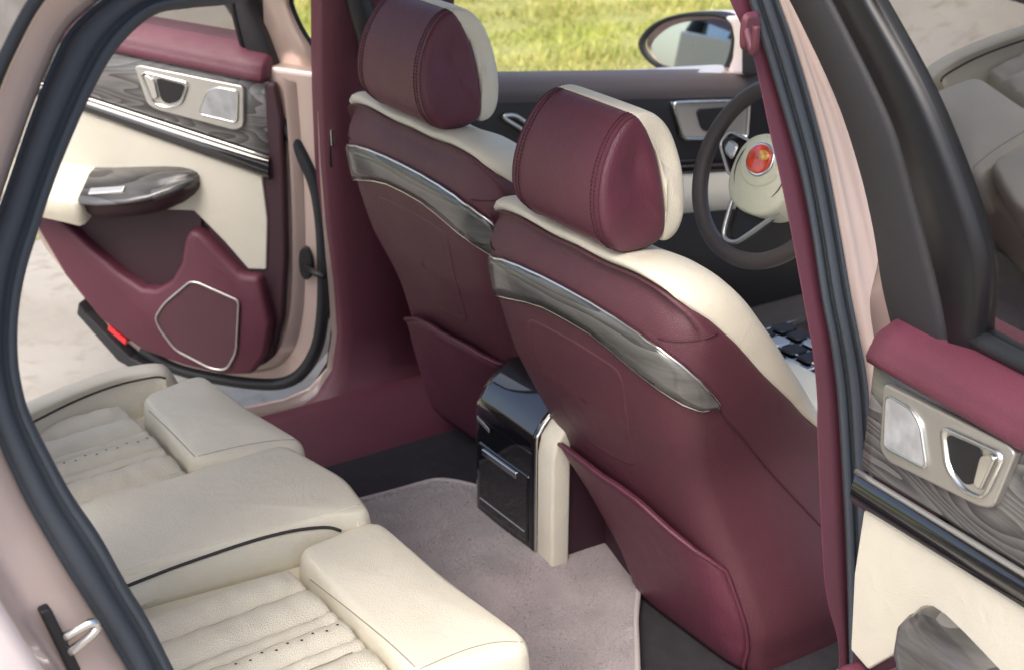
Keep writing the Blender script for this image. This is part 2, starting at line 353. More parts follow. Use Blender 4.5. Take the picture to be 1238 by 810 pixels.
# ------------------------------------------------------------------ far flank: pillar trim, sill
fp = [S(p, 1) for p in ((387, -40), (387, 60), (388, 120), (391, 200), (398, 280), (407, 345), (411, 405), (405, 450), (386, 480), (356, 505))]
fq = [V((.30, p.y-.03, p.z)) for p in fp]; fq[-1] = V((.30, .70, .02)); fq[-2] = V((.3, .72, .08))
P(grid('pillar_trim', [[p+V((.012, .07, 0)) for p in fp], [p+V((0, .008, 0)) for p in fp], [p+V((.004, -.006, 0)) for p in fp], [p.lerp(q, .12)+V((0, -.018, 0)) for p, q in zip(fp, fq)], [p.lerp(q, .5)+V((0, -.03, 0)) for p, q in zip(fp, fq)], fq], 'maroon_soft', None))
sill = [V((-1.3, .78, .10)), V((.3, .78, .10))]
def xrow(y, z, a=-1.35, b=.35): return [V((a+(b-a)*i/8, y, z)) for i in range(9)]
P(grid('sill_trim', [xrow(.55, .05), xrow(.585, .082), xrow(.65, .10), xrow(.71, .12), xrow(.76, .142), xrow(.795, .158), xrow(.815, .15)], 'maroon_soft', None))
so_ = [S(p, 1, -.02) for p in ((384, 135), (386, 200), (391, 280), (397, 345), (401, 405), (395, 446), (374, 470), (344, 484), (300, 493), (200, 510))]
si_ = [S(p, 1, -.02) for p in ((420, 132), (420, 200), (425, 280), (430, 345), (435, 420), (432, 480), (400, 520), (370, 532), (340, 540), (230, 560))]
P(grid('body_sill', [off(so_, (.012, .02, -.004)), so_, [a.lerp(b, .5) for a, b in zip(so_, si_)], si_], 'champagne', None))
# belt slot in the far pillar
bs = [S(p, 1, .012) for p in ((397, 128), (407, 126), (410, 205), (399, 203))]
P(prism('belt_slot', bs, off(bs, (0, .02, 0)), 'black', None, .003))
bb = [S(p, 1, .02) for p in ((400, 158), (404, 157), (405, 176), (401, 177))]
P(prism('belt_buckle', bb, off(bb, (0, .012, 0)), 'chrome', None, .002))
P(tube('belt_anchor', spline([at(430, -10, 'y', .70), at(440, 25, 'y', .69), at(448, 50, 'y', .69), at(455, 75, 'y', .69)], 5), .03, 'black', None, ns=12))

# ------------------------------------------------------------------ floor pan, roof (out of frame, shades the cabin)
def floor_rows():
    prof = [(-.86, .10), (-.70, .10), (-.66, .085), (-.2, .085), (-.14, .12), (.14, .12), (.2, .085), (.66, .085), (.70, .10), (.86, .10)]
    return [[V((x, y, z)) for y, z in prof] for x in (-1.6, -.5, .2, .9, 1.4, 1.75)]
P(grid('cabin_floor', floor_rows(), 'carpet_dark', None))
P(grid('near_sill' if 0 else 'sill_trim', [xrow(-.72, .08, -.6, 1.6), xrow(-.74, .13, -.6, 1.6), xrow(-.84, .14, -.6, 1.6), xrow(-.9, .12, -.6, 1.6), xrow(-.93, .0, -.6, 1.6)], 'champagne', None))
def arc(x, yy, z0, z1): return [V((x, yy*(-1+2*i/12), z0+(z1-z0)*(1-(-1+2*i/12)**4))) for i in range(13)]
P(grid('roof', [arc(-1.75, .52, 1.55, 1.59), arc(-1.2, .57, 1.62, 1.66), arc(-1.0, .6, 1.65, 1.68)], 'champagne', None, solid=.02))
P(grid('roof_lining', [arc(-1.0, .59, 1.655, 1.685), arc(-.4, .60, 1.675, 1.71), arc(.35, .59, 1.62, 1.67)], 'cream_panel', None, solid=.02))
for sg in (-1, 1):
  P(tube('roof_rail', spline([V((-1.5, sg*.60, 1.56)), V((-1.0, sg*.60, 1.64)), V((-.5, sg*.60, 1.67)), V((0, sg*.60, 1.65)), V((.4, sg*.60, 1.58)), V((.95, sg*.68, 1.25)), V((1.55, sg*.74, .95))], 5), .035, 'champagne', None, ns=10))

# ------------------------------------------------------------------ front seat
XB = [(.0, .13), (.1, .115), (.2, .095), (.33, .06), (.48, .005), (.62, -.055), (.73, -.082), (.84, -.102), (.95, -.112), (1.05, -.115)]
DSH = [(.0, .28), (.30, .30), (.45, .335), (.57, .33), (.66, .265), (.75, .19), (.83, .13), (.88, .085), (.92, .045), (.95, .026)]   # depth of the maroon shell
DCR = [(.0, .30), (.45, .37), (.57, .365), (.66, .32), (.72, .288), (.83, .225), (.90, .185), (.96, .15)]                 # depth to the face of the cream cushion
def drift(z): t = min(1, max(0, (.55-z)/.42)); return -.12*t*t*(3-2*t)    # the lower back sits towards the door
def seat_outline(top=1.):
    half = [(.0, .952), (.08, .948), (.15, .955), (.20, .957), (.262, .945), (.302, .91), (.316, .85), (.315, .78), (.306, .70), (.290, .62), (.270, .52), (.256, .42), (.240, .32), (.220, .22), (.198, .13), (.17, .04), (.0, .03)]
    h = spline([V((0, a, b if b < .8 else .8+(b-.8)*(top-.8)/.155 if top < 1 else b)) for a, b in half], 4)
    return h + [V((0, -p.y, p.z)) for p in h[-2:0:-1]]
def seat_ring(O, sc, fn, crown=0.):
    c = V((0, 0, .55)); row = []
    for p in O:
        q = c+(p-c)*sc
        row.append(V((lerp(XB, q.z)+fn(q.z)+crown*(1-(q.y/.29)**2), q.y+drift(q.z), q.z)))
    return row
def seat_mesh():
    O = seat_outline(.928); n = len(O)
    rows = [seat_ring(O, sc, lambda z, d=d: d) for sc, d in [(.05, -.004), (.3, -.002), (.5, .0), (.64, .002), (.74, .005), (.82, .010), (.88, .018), (.93, .029), (.97, .045), (.99, .06)] if 1]
    rows = [[V((min(p.x, lerp(XB, p.z)+lerp(DSH, p.z)*.8), p.y, p.z)) for p in r_] for r_ in rows]
    for sc, f in ((1.0, .55), (1.003, .75), (1.0, .90), (.995, .97), (.985, 1.0), (.965, 1.0), (.9, .98)): rows.append(seat_ring(O, sc, lambda z, f=f: max(.0, lerp(DSH, z)*f)))
    vs = [p for r_ in rows for p in r_]; fs = gridfaces(len(rows), n, True); fs.append(tuple(range(n))[::-1])
    return vs, fs, [0]*len(fs), rows
def seat_pad():
    O = seat_outline(); n = len(O); rows = []
    for sc, f in ((.93, -.01), (.975, -.08), (.992, .02), (1.0, .15), (.995, .45), (.975, .7), (.945, .87), (.90, .96), (.84, 1.0), (.74, .97), (.6, .93), (.4, .9), (.2, .9), (.04, .9)):
        rows.append(seat_ring(O, sc, lambda z, f=f: lerp(DSH, z)*(1-f)+lerp(DCR, z)*f))
    return grid('backrest_cushion', rows, 'cream', None, wrap=True)
SV, SF, SI, SROWS = seat_mesh()
SBVH = BVHTree.FromPolygons([tuple(v) for v in SV], SF)
AX = V((.16, 0, 0))
def onseat(phi, z, d):
    """point on the seat shell seen from its inner axis: phi=0 looks straight back, positive towards the -y side"""
    o = V((.0, drift(z), z)); dr = V((-cos(phi), -sin(phi), 0)); h = SBVH.ray_cast(o, dr, 2)
    return (h[0]+h[1]*(d if h[1].dot(dr) > 0 else -d)) if h[0] else o+dr*.2
def onback(y, z, d):
    h = SBVH.ray_cast(V((-1, y, z)), V((1, 0, 0)), 3)
    return h[0]+V((-d, 0, 0)) if h[0] else V((lerp(XB, z)-d, y, z))
def front_seat():
    st = mk('front_seat', SV, SF, 'maroon_shell', None)
    seat_pad().parent = st
    # leather shoulder yoke above the trim (proud of the shell)
    # ash strip across the shoulders, curling down round both flanks
    TT = [(0, .847), (40, .846), (58, .843), (66, .837), (72, .824), (77, .804), (82, .776), (86, .747), (91.5, .712)]
    TB = [(0, .791), (40, .789), (56, .780), (64, .769), (71, .755), (76, .740), (80, .726), (85, .713), (91.5, .7108)]
    def ztop(f): return lerp(TT, abs(math.degrees(f)))
    def zbot(f): return lerp(TB, abs(math.degrees(f)))
    half_ = [R(a) for a in [0, 8, 16, 24, 32, 40, 46, 51, 55, 58]+[60+1.5*i for i in range(22)]]
    fs_ = [-a for a in half_[:0:-1]]+half_
    rows = [[onseat(f, ztop(f)*(1-t)+zbot(f)*t, .004) for f in fs_] for t in (0, .25, .5, .75, 1)]
    tr = grid('backrest_trim', rows, 'wood_strip', st, solid=.006)
    edge = [onseat(f, ztop(f)+.002, .006) for f in fs_]+[onseat(f, zbot(f)-.002, .006) for f in fs_[::-1]]
    tube('trim_edge', edge, .0032, 'chrome', st, closed=True)
    # map pocket, standing off the lower back
    zt = [(-.23, .40), (-.17, .455), (-.1, .462), (-.02, .44), (.03, .425), (.1, .43), (.16, .445), (.21, .43), (.24, .40)]
    HW = [(.04, .17), (.13, .198), (.22, .22), (.32, .24), (.42, .256), (.52, .27)]
    zt = [(-1, .335), (-.93, .362), (-.8, .388), (-.6, .41), (-.4, .43), (-.15, .438), (.05, .436), (.35, .44), (.6, .442), (.85, .432), (1, .415)]
    rows = []
    for k in range(15):
        t = k/14; row = []
        for i in range(33):
            u = -1+2*i/32; z = lerp(zt, u)*(1-t)+.085*t; hw = lerp(HW, z)*.90; y = drift(z)+u*hw
            e = 1-abs(u)**8; row.append(onback(y, z, .004+.022*e*(1-t*.8)))
        rows.append(row)
    mp = grid('map_pocket', rows, 'maroon', st, solid=.008)
    rim = [r_[0] for r_ in rows[:0:-1]]+rows[0]+[r_[-1] for r_ in rows[1:]]
    tube('pocket_edge', rim, .0045, 'maroon', st, ns=8)
    # raised panel pressed in the upper back
    pts = [(-.15, .735), (.0, .742), (.15, .735), (.135, .60), (.105, .50), (0, .49), (-.105, .50), (-.135, .60)]
    O = resample(roundpoly([V((0, a, b)) for a, b in pts], .03), 64); c = V((0, 0, .61))
    rows = []
    for s, d in ((1.05, -.002), (1.02, .0012), (.99, .0018), (.95, .0008), (.90, .0012), (.6, .0012), (.05, .0012)):
        rows.append([onback((c+(p-c)*s).y, (c+(p-c)*s).z, d) for p in O])
    grid('back_panel', rows, 'maroon_shell', st, wrap=True)
    # seams on the flank
    for sg in (-1, 1):
        sm = [onseat(sg*(1.60+.0*t), .715-.0*t, .001) for t in (0,)]
        a = []
        for x_, z_ in spline([V((.004, .712, 0)), V((.04, .667, 0)), V((.09, .615, 0)), V((.2, .49, 0)), V((.33, .335, 0))], 5) and [(p.x, p.y) for p in spline([V((.004, .712, 0)), V((.04, .667, 0)), V((.09, .615, 0)), V((.2, .49, 0)), V((.33, .335, 0))], 5)]:
            h = SBVH.ray_cast(V((x_, -sg, z_)), V((0, sg, 0)), 2)
            if h[0]: a.append(h[0]+V((0, -sg*.0012, 0)))
        b = [onseat(R(71+17*t)*sg, .842+.012*t, .0012) for t in [i/12 for i in range(13)]]
        tubes('seam', [a, b], .0016, 'thread', st)
    # the cushion we only glimpse, and its plinth
    cu = [V((.28, -.235, .27)), V((.70, -.25, .29)), V((.70, .25, .29)), V((.28, .235, .27))]
    pillow('seat_cushion', cu, .15, .05, 'cream', st, crown=.01, corner=.06)
    pl_ = [V((.14, -.20, .09)), V((.6, -.24, .09)), V((.6, .24, .09)), V((.14, .20, .09))]
    pillow('seat_base', pl_, .19, .02, 'maroon_dark', st, corner=.03)
    # head restraint: maroon body with stitched side panels, cream pad in front
    body = [(.015, .0), (-.012, .035), (-.02, .085), (-.012, .14), (.008, .185), (.030, .213), (.052, .226), (.066, .222), (.082, .195), (.098, .145), (.107, .09), (.110, .04), (.108, .006), (.085, -.008), (.045, -.010)]
    pad = [(.060, .229), (.082, .230), (.106, .218), (.130, .185), (.147, .13), (.153, .075), (.148, .022), (.134, -.002), (.113, -.006), (.109, .02), (.109, .07), (.100, .14), (.083, .192), (.066, .220)]
    def loaf(name, prof, m, edge, parent):
        pr = spline([V((a, 0, b)) for a, b in prof], 4, closed=True); n = len(pr); cc = sum(pr, V((0, 0, 0)))/n; cc.y = 0
        ys = edge+[(-.06, 1.012), (-.03, 1.013), (0, 1.014)]; ys = ys+[(-a, q) for a, q in ys[-2::-1]]
        rows = []
        for y, q_ in ys:
            row = []
            for p in pr:
                q = cc+(p-cc)*q_; k = 1.06-.17*max(0, p.z-.03)/.2-.03*max(0, .05-p.z)/.05
                row.append(V((q.x*1.09-.108, y*k*1.115, q.z+.964)))
            rows.append(row)
        vs = [p for r_ in rows for p in r_]; fs = gridfaces(len(rows), n, True); fs.append(tuple(range(n))[::-1]); k = (len(rows)-1)*n; fs.append(tuple(k+j for j in range(n)))
        return mk(name, vs, fs, m, parent), rows, pr
    hr, rows, pr = loaf('headrest', body, 'maroon', [(-.1215, .25), (-.1245, .5), (-.1255, .7), (-.1245, .84), (-.122, .93), (-.118, .98), (-.1155, .992), (-.113, .994), (-.109, 1.006), (-.09, 1.01)], st)
    loaf('headrest_pad', pad, 'cream', [(-.1205, .3), (-.1225, .6), (-.122, .8), (-.119, .92), (-.115, .98), (-.108, 1.0), (-.09, 1.008)], st)
    stitch = []; n = len(pr); nr = len(rows)
    keep = [j for j in range(n) if not (pr[j].x > .06 and pr[j].z < .228 and pr[j].z > .0)]
    k0 = next(j for j in keep if (j-1) % n not in keep); order = [(k0+i) % n for i in range(len(keep))]
    for side, sg in ((6, -1), (nr-7, 1)):
        stitch.append([rows[side][j] for j in order])
        for ri in (8, 9):
            l0 = [rows[ri if sg < 0 else nr-1-ri][j] for j in order]
            l1 = [rows[7 if sg < 0 else nr-8][j] for j in order]
            mid = V((-.05, l0[0].y, 1.06)); line = [a.lerp(b, .7 if ri == 8 else .35) for a, b in zip(l1, [rows[9 if sg < 0 else nr-10][j] for j in order])]
            line = [p+(p-mid).normalized()*.0012 for p in line]
            for q, r_ in zip(line[:-1], line[1:]): stitch += [[q.lerp(r_, .08), q.lerp(r_, .42)], [q.lerp(r_, .58), q.lerp(r_, .92)]]
    h_ = len(stitch)//2
    for part in (stitch[:h_], stitch[h_:]): tubes('stitching', part, .0012, 'thread', st, ns=5)
    posts = [[V((-.065, s*.085, .93)), V((-.055, s*.085, .99))] for s in (-1, 1)]
    for p_ in posts: tube('headrest_post', p_, .006, 'chrome', st)
    return st
seat = front_seat(); P(seat); seat.location = (0, -.316, 0)
far = seat.copy(); COL.objects.link(far); far.location = (.030, .325, .062); far.scale = (1, -1, 1)
for ch in list(seat.children):
    c2 = ch.copy(); COL.objects.link(c2); c2.parent = far

# ------------------------------------------------------------------ rear bench
bench = P(pillow('rear_bench', [V((-1.05, -.67, .14)), V((-.445, -.69, .14)), V((-.44, -.2, .14)), V((-.44, .2, .14)), V((-.445, .66, .14)), V((-1.05, .66, .14))], .214, .03, 'cream', None, corner=.05))
def child(o): o.parent = bench; return o
def pz(l, z): return [at(a, b, 'z', z) for a, b in l]
# thigh bolsters
def block(l, ztop, h, name='thigh_bolster'):
    pts = pz(l, ztop); return pillow(name, [p-V((0, 0, h)) for p in pts], h, .028, 'cream', bench, crown=.008, corner=.035)
block([(355, 660), (452, 622), (650, 778), (505, 822)], .42, .11)
block([(168, 476), (240, 448), (376, 538), (232, 556)], .43, .12)
# centre console between the seats
cons = pillow('armrest', [p-V((0, 0, .10)) for p in pz([(60, 622), (95, 607), (345, 533), (420, 575), (452, 618), (400, 622), (140, 690), (70, 712)], .445)], .10, .02, 'cream', bench, crown=.012, corner=.03)
# low rail beside the armrest with its dark piping
def sweep_ridge(name, pts, wdt, h, m, parent):
    path = spline(pts, 5); rows = []
    for k in range(9):
        a = pi*k/8; row = []
        for i, p in enumerate(path):
            t = (path[min(i+1, len(path)-1)]-path[max(i-1, 0)]).normalized(); nn = t.cross(V((0, 0, 1))).normalized()
            row.append(p+nn*(wdt*cos(a))+V((0, 0, h*sin(a)**.6 if a not in (0, pi) else -.05)))
        rows.append(row)
    return grid(name, rows, m, parent)
rl = pz([(60, 748), (155, 699), (250, 664), (340, 635), (395, 624), (438, 628)], .42)
sweep_ridge('console_rail', rl, .02, .012, 'cream', bench)
pp = pz([(60, 755), (150, 708), (220, 681), (300, 654), (345, 642), (380, 637), (412, 642)], .431)
def drape(l, objs, lift):
    out = []
    dg = [BVHTree.FromPolygons([v.co for v in o.data.vertices], [tuple(p.vertices) for p in o.data.polygons]) for o in objs]
    for px in spline([V((a, b, 0)) for a, b in l], 5):
        h = min((x for x in (b_.ray_cast(CAM, ray(px.x, px.y)) for b_ in dg) if x[0]), key=lambda x: x[3], default=None)
        if h: out.append(h[0]+(h[1] if h[1].dot(CAM-h[0]) > 0 else -h[1])*lift)
    return out
rail_o = [o for o in bench.children if o.name.startswith(('console_rail', 'armrest'))]
tube('piping', drape([(120, 722), (150, 709), (220, 682), (300, 655), (345, 643), (375, 638), (398, 637), (412, 641)], rail_o, .001), .0032, 'piping', bench)
tube('seam', drape([(120, 698), (150, 689), (200, 673), (300, 647), (400, 619), (440, 608)], rail_o, -.0004), .0015, 'cream', bench)
wl = pz([(60, 757), (150, 710), (220, 683), (300, 656), (345, 644), (380, 639), (412, 644)], .429)
# outer bolster of the far seat
fo = pz([(-10, 520), (30, 495), (100, 465), (150, 450), (195, 446)], .42)
fo.append(fo[-1]+V((.03, -.012, -.05)))
sweep_ridge('side_bolster', [p+V((0, -.005, -.01)) for p in fo], .03, .018, 'cream', bench)
fpp = pz([(-10, 535), (32, 514), (90, 485), (140, 466), (185, 456), (200, 457)], .432)
tube('piping', spline(fpp, 6), .0026, 'piping', bench)
fw_ = pz([(-10, 537), (32, 516), (90, 487), (140, 468), (185, 458), (200, 459)], .428)
grid('bolster_wall', [spline(fw_, 5), spline(off(fw_, (.0, -.018, -.045)), 5), spline(off(fw_, (0, -.03, -.08)), 5)], 'cream', bench)
# pleated inserts
def insert(x0, x1, y0, y1, z, slope, name='pleated_insert'):
    """panel with channels running fore and aft; the middle channel is pierced"""
    nx, ny = 44, 110; edges = [0, .20, .40, .47, .60, .67, .86, 1.0]; rows = []
    for i in range(nx+1):
        row = []
        for j in range(ny+1):
            u, v = i/nx, j/ny; x = x0+(x1-x0)*u
            y = y0+(y1-y0)*v
            k = max(q for q in range(len(edges)-1) if v >= edges[q]-1e-9); a = (v-edges[k])/(edges[k+1]-edges[k])
            dome = (1-abs(2*a-1)**2.4)*(.018 if edges[k+1]-edges[k] > .1 else .009)
            # channels die out before the front seam, each at its own place
            lim = .93-.10*abs(2*v-1)**2
            f = 1 if u < lim else max(0, 1-(u-lim)/(1-lim))
            wr = .0012*sin(u*17+v*9)*sin(v*23+u*5)+.0009*sin(u*41-v*13)+.0006*sin(u*63+v*31)*sin(v*9)
            edge = min(u, 1-u, v, 1-v); eb = min(1, edge/.04)
            row.append(V((x, y, z+slope*u+(dome*f+.006*(1-f)+wr)*eb-.035*(1-eb)+.008*sin(pi*v))))
        rows.append(row)
    o = grid(name, rows, 'cream_perf', bench)
    b = BVHTree.FromPolygons([tuple(p) for r_ in rows for p in r_], gridfaces(nx+1, ny+1))
    # holes
    vs = []; fs = []
    yc = y0+(y1-y0)*.535
    for i in range(15):
        x = x0+(x1-x0)*(.04+.87*i/14); h = b.ray_cast(V((x, yc+.003*(-1)**i, 1)), V((0, 0, -1)))
        if not h[0]: continue
        k = len(vs); vs += [h[0]+V((.0026*cos(q*pi/4), .0026*sin(q*pi/4), .0007)) for q in range(8)]; fs.append(tuple(range(k, k+8)))
    mk('perforation', vs, fs, 'piping', bench, smooth=False)
    sl_ = []
    for e in edges[1:-1]:
        l = []
        for i in range(23):
            h = b.ray_cast(V((x0+(x1-x0)*(.01+.88*i/22), y0+(y1-y0)*e, 1)), V((0, 0, -1)))
            if h[0]: l.append(h[0]+V((0, 0, .0004)))
        sl_.append(l)
    tubes('seam', sl_, .0013, 'cream_seam', bench, ns=5)
insert(-1.0, -.625, -.205, -.665, .372, .012)
insert(-1.0, -.645, .585, .155, .382, .012)
# backrest with its head cushions, out of frame but mirrored in the door glass
for y in (-.37, .37):
    pillow('rear_backrest', [V((-1.19, y-.27, .36)), V((-1.19, y+.27, .36)), V((-1.42, y+.25, 1.02)), V((-1.42, y-.25, 1.02))], .13, .05, 'cream', bench, crown=.015, upv=V((.92, 0, .39)), corner=.07)
    pillow('head_cushion', [V((-1.39, y-.15, 1.02)), V((-1.39, y+.15, 1.02)), V((-1.46, y+.14, 1.24)), V((-1.46, y-.14, 1.24))], .12, .05, 'cream', bench, crown=.015, upv=V((.95, 0, .3)), corner=.06)
bol = [o for o in bench.children if o.name.startswith('thigh_bolster')]
for l in ([(508, 808), (560, 786), (600, 776), (636, 776)], [(375, 700), (420, 735), (470, 776), (502, 806)], [(240, 551), (300, 537), (350, 531), (372, 537)], [(180, 496), (205, 520), (236, 552)]):
    tube('seam', drape(l, bol, -.0004), .0013, 'cream_seam', bench)

# ------------------------------------------------------------------ floor mat (a thing of its own)
mat_o = [V((-.62, .36, .105)), V((-.30, .36, .105)), V((-.17, .34, .106)), V((-.10, .325, .107)), V((-.02, .315, .13)), V((.01, .24, .145)), V((.035, .185, .145)), V((.015, .0, .15)), V((.0, -.06, .15)), V((.06, -.085, .14)), V((.19, -.16, .115)), V((.20, -.2, .11)), V((.06, -.36, .105)), V((-.06, -.52, .105)), V((-.12, -.62, .105)), V((-.62, -.64, .105))]
def floor_mat():
    O = resample(roundpoly(mat_o, .025), 160)
    def zf(p): return p.z
    bm = bmesh.new(); vs = [bm.verts.new(p) for p in O]; f = bm.faces.new(vs)
    bmesh.ops.triangulate(bm, faces=bm.faces)
    me = bpy.data.meshes.new('floor_mat'); 
    bm.free()
    # regular sheet cut to the outline
    def inside(x, y):
        c = False; n = len(O)
        for i in range(n):
            a, b = O[i], O[i-1]
            if (a.y > y) != (b.y > y) and x < (b.x-a.x)*(y-a.y)/(b.y-a.y)+a.x: c = not c
        return c
    def hz(x, y):
        t = abs(y); h = .108+.052/(1+math.exp((t-.19)/.026))
        if y > .0: h = .108+.052/(1+math.exp((t-.33)/.03))
        return h+.004*sin(9*x+7*y)*sin(13*y)
    vs = []; fs = []; idx = {}
    step = .0125; nx, ny = 70, 108
    for i in range(nx):
        for j in range(ny):
            x, y = -.63+i*step, -.66+j*step
            if inside(x, y): idx[i, j] = len(vs); vs.append(V((x, y, hz(x, y))))
    for i in range(nx-1):
        for j in range(ny-1):
            q = [(i, j), (i+1, j), (i+1, j+1), (i, j+1)]
            if all(k in idx for k in q): fs.append(tuple(idx[k] for k in q))
    # stitch the border to the outline
    bm = bmesh.new(); V3 = [bm.verts.new(v) for v in vs]
    for f in fs: bm.faces.new([V3[k] for k in f])
    for v in bm.verts:
        if any(e.is_boundary for e in v.link_edges):
            q = min(O, key=lambda p: (p.x-v.co.x)**2+(p.y-v.co.y)**2); v.co.x, v.co.y = q.x, q.y
    me = bpy.data.meshes.new('floor_mat'); bm.to_mesh(me); bm.free(); me.materials.append(M['carpet'])
    for p in me.polygons: p.use_smooth = True
    o = bpy.data.objects.new('floor_mat', me); COL.objects.link(o)
    d = o.modifiers.new('thick', 'SOLIDIFY'); d.thickness = .014; d.offset = -1
    tube('edge_binding', [V((p.x, p.y, hz(p.x, p.y)-.001)) for p in O], .0065, 'binding', o, closed=True)
    tv = []; tf = []
    while len(tf) < 70000:
        x, y = random.uniform(-.5, .21), random.uniform(-.65, .36)
        if not inside(x, y): continue
        z = hz(x, y)-.001; a = random.uniform(0, 2*pi); k = len(tv); q = sin(x*31+y*17)*sin(y*23-x*11); wd = random.uniform(.0012, .0026); h = random.uniform(.0018, .0036)
        tv += [(x-cos(a)*wd, y-sin(a)*wd, z), (x+cos(a)*wd, y+sin(a)*wd, z), (x+.004*q+random.gauss(0, .0015), y+.004*q+random.gauss(0, .0015), z+h)]; tf.append((k, k+1, k+2))
    pm = bpy.data.meshes.new('carpet_pile'); pm.from_pydata(tv, [], tf); pm.materials.append(M['carpet'])
    pile = bpy.data.objects.new('carpet_pile', pm); COL.objects.link(pile); pile.parent = o; pile['kind'] = 'stuff'
    tag(o, 'greyish mauve carpet mat covering the rear footwell in front of the cream bench', 'floor mat')
    return o
floor_mat()

# ------------------------------------------------------------------ console between the front seats, rear face towards us
def rear_console():
    # side profile (x, z) swept across y; rounded piano-black hood
    prof = [(-.022, .150), (-.022, .20), (-.022, .33), (-.022, .415), (-.012, .445), (.012, .475), (.06, .505), (.12, .525), (.30, .54), (.55, .50), (.55, .10)]
    pr = spline([V((a, 0, b)) for a, b in prof], 4)
    ys = [(-.02, .90), (-.09, .95), (-.104, .97), (-.112, .985), (-.1115, 1.0), (-.095, 1.0), (-.05, 1.008), (0, 1.01), (.05, 1.008), (.095, 1.0), (.1115, 1.0), (.117, .985), (.112, .97), (.09, .95), (.02, .90)]
    rows = []
    for y, s in ys: rows.append([V((p.x+(1-s)*.12, y, p.z-(1-s)*.35*(1 if p.z > .3 else 0))) for p in pr])
    o = grid('centre_console', rows, 'piano', None); P(o)
    # cream cheek on the near side with a rounded top
    ck = [V((-.016, -.109, .13)), V((-.016, -.109, .40)), V((-.008, -.109, .44)), V((.015, -.109, .468)), V((.03, -.109, .472)), V((.03, -.109, .12))]
    prism('side_cheek', ck, off(ck, (.002, -.056, -.003)), 'cream', o, .007, True)
    prism('console_flank', [V((.03, -.10, .08)), V((.03, -.10, .465)), V((.6, -.10, .50)), V((.6, -.10, .08))], [V((.03, -.15, .08)), V((.03, -.15, .455)), V((.6, -.15, .49)), V((.6, -.15, .08))], 'maroon_dark', o, .006)  # tunnel side, its dark colour standing in for shadow beside the cheek
    e = spline([V((-.019, -.112, .14)), V((-.020, -.112, .40)), V((-.011, -.112, .443)), V((.013, -.112, .472)), V((.03, -.112, .475))], 5)
    tube('cheek_edge', e, .003, 'chrome', o)
    # drawer with chrome pull, frames
    dr = [V((-.026, a, b)) for a, b in ((.104, .172), (-.092, .172), (-.092, .335), (.104, .335))]
    prism('drawer', dr, off(dr, (.012, 0, 0)), 'piano', o, .006)
    hd = [V((-.030, a, b)) for a, b in ((.082, .312), (-.050, .312), (-.050, .326), (.082, .326))]
    prism('drawer_pull', hd, off(hd, (.008, 0, 0)), 'chrome', o, .002)
    ln = [V((-.0275, a, b)) for a, b in ((.095, .196), (-.080, .196), (-.080, .199), (.095, .199))]
    prism('drawer_line', ln, off(ln, (.004, 0, 0)), 'silver', o, .001)
    for zz, hh in ((.372, .002),):
        l2 = [V((-.0245, a, b)) for a, b in ((.108, zz+.012), (.06, zz), (.06, zz+.01), (.108, zz+.022))]
        prism('side_vent', l2, off(l2, (.004, 0, 0)), 'silver', o, .001)
    seam = [[V((-.0225, .108, .392)), V((-.0225, -.10, .392))]]
    tubes('panel_gap', seam, .0014, 'black', o)
    # screen frame standing on the hood
    sc = [at(a, b, 'x', .05) for a, b in ((590, 450), (630, 418), (668, 470), (650, 482))]
    sf = [V((.10, .085, .535)), V((.10, -.085, .535)), V((.16, -.085, .58)), V((.16, .085, .58))]
    prism('rear_screen', sf, off(sf, (.012, 0, -.012)), 'black', o, .004)
    loop = sf; tubes('screen_edge', [[a_+V((-.004, 0, .004)) for a_ in sf]], .0028, 'chrome', o, closed=True)
rear_console()

# ------------------------------------------------------------------ front cabin: dashboard, front console, wheel, far front door
ds = [(1.62, .30), (1.35, .34), (1.2, .50), (1.05, .62), (1.0, .74), (1.02, .80), (1.12, .85), (1.3, .86), (1.75, .84)]
P(grid('dashboard', [[V((x, y, z)) for y in (-.76, -.5, -.2, 0, .2, .5, .76)] for x, z in [(a+.50, b) for a, b in ds]], 'dash', None))
fc = pillow('gear_console', [V((.5, -.12, .2)), V((1.2, -.12, .2)), V((1.2, .12, .2)), V((.5, .12, .2))], .19, .02, 'piano', None, corner=.03); P(fc)
for sg in (-1, 1):
    pillow('console_side', [V((.5, sg*.122-.012, .12)), V((1.2, sg*.122-.012, .12)), V((1.2, sg*.122+.012, .12)), V((.5, sg*.122+.012, .12))], .25, .01, 'cream', fc, corner=.01)
# switch rows on the gear console
for i in range(3):
    for j in range(4):
        pillow('console_button', [V((.70+i*.07+a, -.09+j*.055+b, .392)) for a, b in ((0, 0), (.05, 0), (.05, .042), (0, .042))], -.388+.394, .002, 'black' if (i+j) % 3 else 'silver', fc, corner=.008, n=24)
tubes('console_edge', [[V((.55, s*.115, .393)), V((1.15, s*.115, .393))] for s in (-1, 1)]+[[V((.69+.09*i, -.11, .393)), V((.69+.09*i, .11, .393))] for i in range(4)], .0028, 'chrome', fc)
